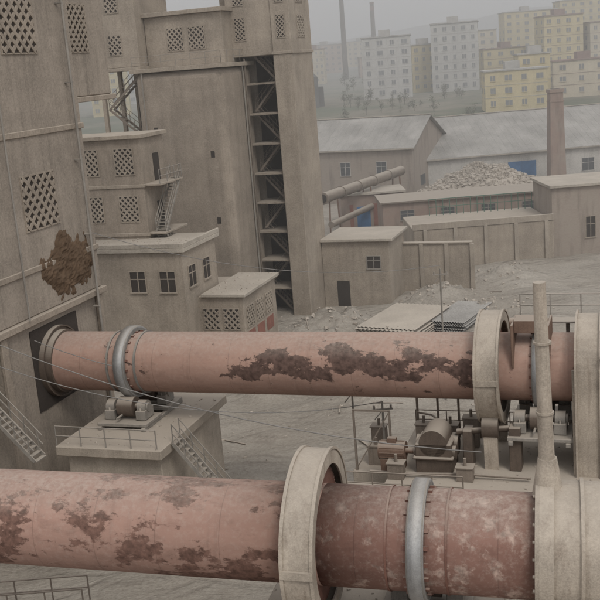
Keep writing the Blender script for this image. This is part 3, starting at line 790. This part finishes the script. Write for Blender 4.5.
d = MB(); fbox(d, face_fn('-y', 134, (9.5, 1)), -.9, .9, -1.2, 1.8, 0, .08); d.obj('door', M_blue, sm)
d = MB(); fbox(d, face_fn('-y', 134, (7.9, 1.3)), -.25, .25, -1.2, 1.8, 0, .06); fbox(d, face_fn('-y', 134, (11.1, 1.3)), -.25, .25, -1.2, 1.8, 0, .06); d.obj('red_banners', M_red, sm)

# ------------------------------------------------------------------ town
def apartment(name, x, y, w, d, floors, bays, wm, ang=0, fh=3.0, roofm=None, z=None, bands=True, balc=3):
    z = gh(x, y) if z is None else z
    M = frame_at(x, y, z, ang); e = empty(name); H = floors*fh+.6
    b = MB(M); b.box(0, w, 0, d, -3, H); b.obj('walls', wm, e)
    t = MB(M); t.box(-.3, w+.3, -.3, d+.3, H, H+.35); t.box(w*.35, w*.35+3.5, d*.3, d*.3+4, H+.35, H+2.2)
    if bands:
        for i in range(1, floors): t.box(-.05, w+.05, -.05, d+.05, i*fh+.25, i*fh+.35)
    t.obj('roof_and_bands', roofm or M_fslab, e)
    g = MB(M); f = MB(M)
    for i in range(floors):
        zc = i*fh+2.0
        for j in range(bays):
            xc = w*(j+.5)/bays; ww = min(1.7, w/bays*.45)*(.7 if (j+int(x)) % 2 else 1)
            fbox(g, face_fn('-y', 0, (xc, zc)), -ww/2, ww/2, -.7, .6, -.02, .02)
            fbox(f, face_fn('-y', 0, (xc, zc)), -ww/2-.1, ww/2+.1, -.82, -.7, 0, .15); fbox(f, face_fn('-y', 0, (xc, zc)), -.05, .05, -.7, .6, 0, .05)
            if balc and j % balc == 1: fbox(f, face_fn('-y', 0, (xc, zc-1.0)), -ww*.7, ww*.7, -.6, .45, .0, .9)
        nb = max(1, int(d/5))
        for j in range(nb):
            yc = d*(j+.5)/nb
            for ax, base in (('+x', w), ('-x', 0)): fbox(g, face_fn(ax, base, (yc, zc)), -.5, .5, -.7, .6, -.02, .02)
    g.obj('windows', M_fglass, e); f.obj('sills_balconies', wm, e)
AP = 'apartment_building'
apartment(AP, 25, 318, 15, 9, 6, 4, M_fwhite, R(-8), balc=0)
apartment(AP, 44, 345, 8, 9, 5, 3, M_yel, R(4), balc=0)
apartment(AP, 49, 335, 15, 10, 7, 5, M_fwhite, R(-12), balc=0)
apartment(AP, 49, 248, 15, 10, 3, 4, M_yel, R(-6), balc=0)
apartment(AP, 60, 260, 8, 10, 4, 2, M_yel, R(-6), balc=0)
apartment(AP, 69, 350, 20, 10, 4, 5, M_yel, R(5), roofm=M_redroof, balc=0)
apartment(AP, 66, 420, 22, 10, 6, 6, M_cream, R(-5), balc=0)
apartment(AP, 86, 335, 13, 10, 7, 4, M_yel, R(4), roofm=M_redroof, balc=0)
apartment(AP, 101, 335, 26, 12, 6, 7, M_cream, R(8), roofm=M_redroof, balc=0)
apartment(AP, 94, 430, 22, 12, 8, 6, M_yel, R(0), balc=0)
apartment(AP, 120, 440, 30, 12, 9, 8, M_yel, R(0), balc=0)
apartment(AP, 38, 500, 22, 12, 3, 6, M_pinkw, R(0), balc=0)
apartment(AP, 72, 272, 20, 10, 3, 4, M_cream, R(-4), roofm=M_redroof, balc=0)
apartment(AP, -62, 330, 12, 9, 5, 4, M_yel, R(6), balc=0)
apartment(AP, -72, 420, 16, 9, 6, 4, M_fwhite, R(6), balc=0)
for i in range(34):
    xx = random.uniform(-60, 300); yy = random.uniform(460, 820)
    apartment('distant_house', xx, yy, random.uniform(10, 22), 9, random.choice((2, 2, 3, 3, 4, 5)), 5, random.choice((M_fwhite, M_cream, M_pinkw, M_yel)), random.uniform(-.3, .3), roofm=random.choice((M_fslab, M_redroof)), balc=0)

def stack(x, y, r, h):
    e = empty('factory_chimney'); z = gh(x, y); m = MB(); m.cyl((x, y, z-3), (x, y, z+h), r, r*.65, seg=20); m.obj('stack', M_fstack, e)
    m = MB(); m.cyl((x, y, z+h-4), (x, y, z+h-2), r*.72, seg=20); m.cyl((x, y, z+h-.5), (x, y, z+h+.3), r*.75, seg=20); m.obj('bands', M_redroof, e)
stack(31, 500, 1.4, 52); stack(51, 560, 1.6, 36)
bo = empty('boiler_plant'); m = MB()
z = gh(6, 300)
m.cyl((4, 300, z), (4, 300, z+14), .8, .6, seg=14); m.cyl((8, 304, z), (8, 304, z+9), 2.4, seg=20); m.box(1, 12, 306, 314, z-1, z+6); m.cyl((8, 304, z+9), (8, 304, z+11), 2.4, .4, seg=20)
m.obj('boiler', M_fdark, bo)

tr = MB(); lf = MB()
def tree(x, y, h):
    z = gh(x, y)-.2
    tr.cyl((x, y, z), (x, y, z+h*.55), h*.025, h*.012, seg=6)
    cl = []
    for k in range(10):
        a = random.uniform(0, 6.28); rr = h*random.uniform(.05, .22); c = Vector((x+rr*math.cos(a), y+rr*math.sin(a), z+h*random.uniform(.3, .92)))
        tr.cyl((x, y, z+h*random.uniform(.25, .5)), c, h*.010, h*.004, seg=4); cl.append(c)
    for c in cl:
        for q in range(22):
            p = c+Vector((random.gauss(0, 1), random.gauss(0, 1), random.gauss(0, .9)))*h*.09
            s = h*random.uniform(.02, .035); n1 = Vector((random.gauss(0, 1), random.gauss(0, 1), random.gauss(0, 1))).normalized(); n2 = n1.orthogonal().normalized()
            n3 = n1.cross(n2)
            lf.add([p-n2*s, p+n3*s, p+n2*s, p-n3*s*.8], [(0, 1, 2, 3)])
for i in range(190):
    t = random.random()
    if t < .35: x, y = random.uniform(-10, 60), random.uniform(204, 240)
    elif t < .7: x, y = random.uniform(-20, 110), random.uniform(260, 320)
    else: x, y = random.uniform(-60, 150), random.uniform(340, 460)
    if 44 < x < 95 and 225 < y < 290: continue
    tree(x, y, random.uniform(2, 4.5) if t < .7 else random.uniform(4, 7))
tp = empty('distant_trees'); tr.obj('trunks', M_bark, tp, recalc=False); lf.obj('leaves', M_leaf, tp, recalc=False)

# ------------------------------------------------------------------ haze (scattering air over plant and valley)
m = bpy.data.materials.new('valley_haze'); m.use_nodes = True; nt = m.node_tree; nt.nodes.clear()
o = N(nt, 'ShaderNodeOutputMaterial'); v = N(nt, 'ShaderNodeVolumeScatter'); v.inputs['Density'].default_value = .0021
v.inputs['Color'].default_value = (1, .99, .975, 1); v.inputs['Anisotropy'].default_value = 0
nt.links.new(v.outputs[0], o.inputs['Volume'])
hz = MB(); hz.box(-600, 900, 56.3, 1350, -30, 130); hz.obj('haze_air', m)

# ------------------------------------------------------------------ light, sky, camera
EL, AZ = R(50), R(160)
wd = bpy.data.worlds.new("World"); SC.world = wd; wd.use_nodes = True; nt = wd.node_tree
bg = nt.nodes['Background']; sk = N(nt, 'ShaderNodeTexSky', sky_type='NISHITA'); sk.sun_disc = False
sk.sun_elevation = EL; sk.sun_rotation = AZ; sk.dust_density = 3; sk.air_density = 1.0; sk.altitude = 300
hs = N(nt, 'ShaderNodeHueSaturation'); hs.inputs['Saturation'].default_value = .25
nt.links.new(sk.outputs[0], hs.inputs['Color'])
cl = mixc(nt, .8, hs.outputs[0], (6.6, 6.55, 6.55))
nt.links.new(cl, bg.inputs[0]); bg.inputs[1].default_value = .15
sl = bpy.data.lights.new('sun', 'SUN'); sl.energy = 1.25; sl.angle = R(18); sl.color = (1, .95, .87)
so = bpy.data.objects.new('sun', sl); COL.objects.link(so)
dirv = Vector((math.sin(AZ)*math.cos(EL), math.cos(AZ)*math.cos(EL), math.sin(EL)))
so.rotation_euler = dirv.to_track_quat('Z', 'Y').to_euler()

cam = bpy.data.cameras.new('camera'); cam.lens = 60; cam.sensor_width = 36; cam.clip_end = 6000; cam.clip_start = .1
co = bpy.data.objects.new('camera', cam); COL.objects.link(co)
co.matrix_world = Matrix.Translation((0, 0, 22)) @ Matrix.Rotation(R(90-13.2), 4, 'X') @ Matrix.Rotation(R(-4.5), 4, 'Z')
SC.camera = co
SC.view_settings.view_transform = 'Standard'; SC.view_settings.look = 'None'; SC.view_settings.exposure = 0
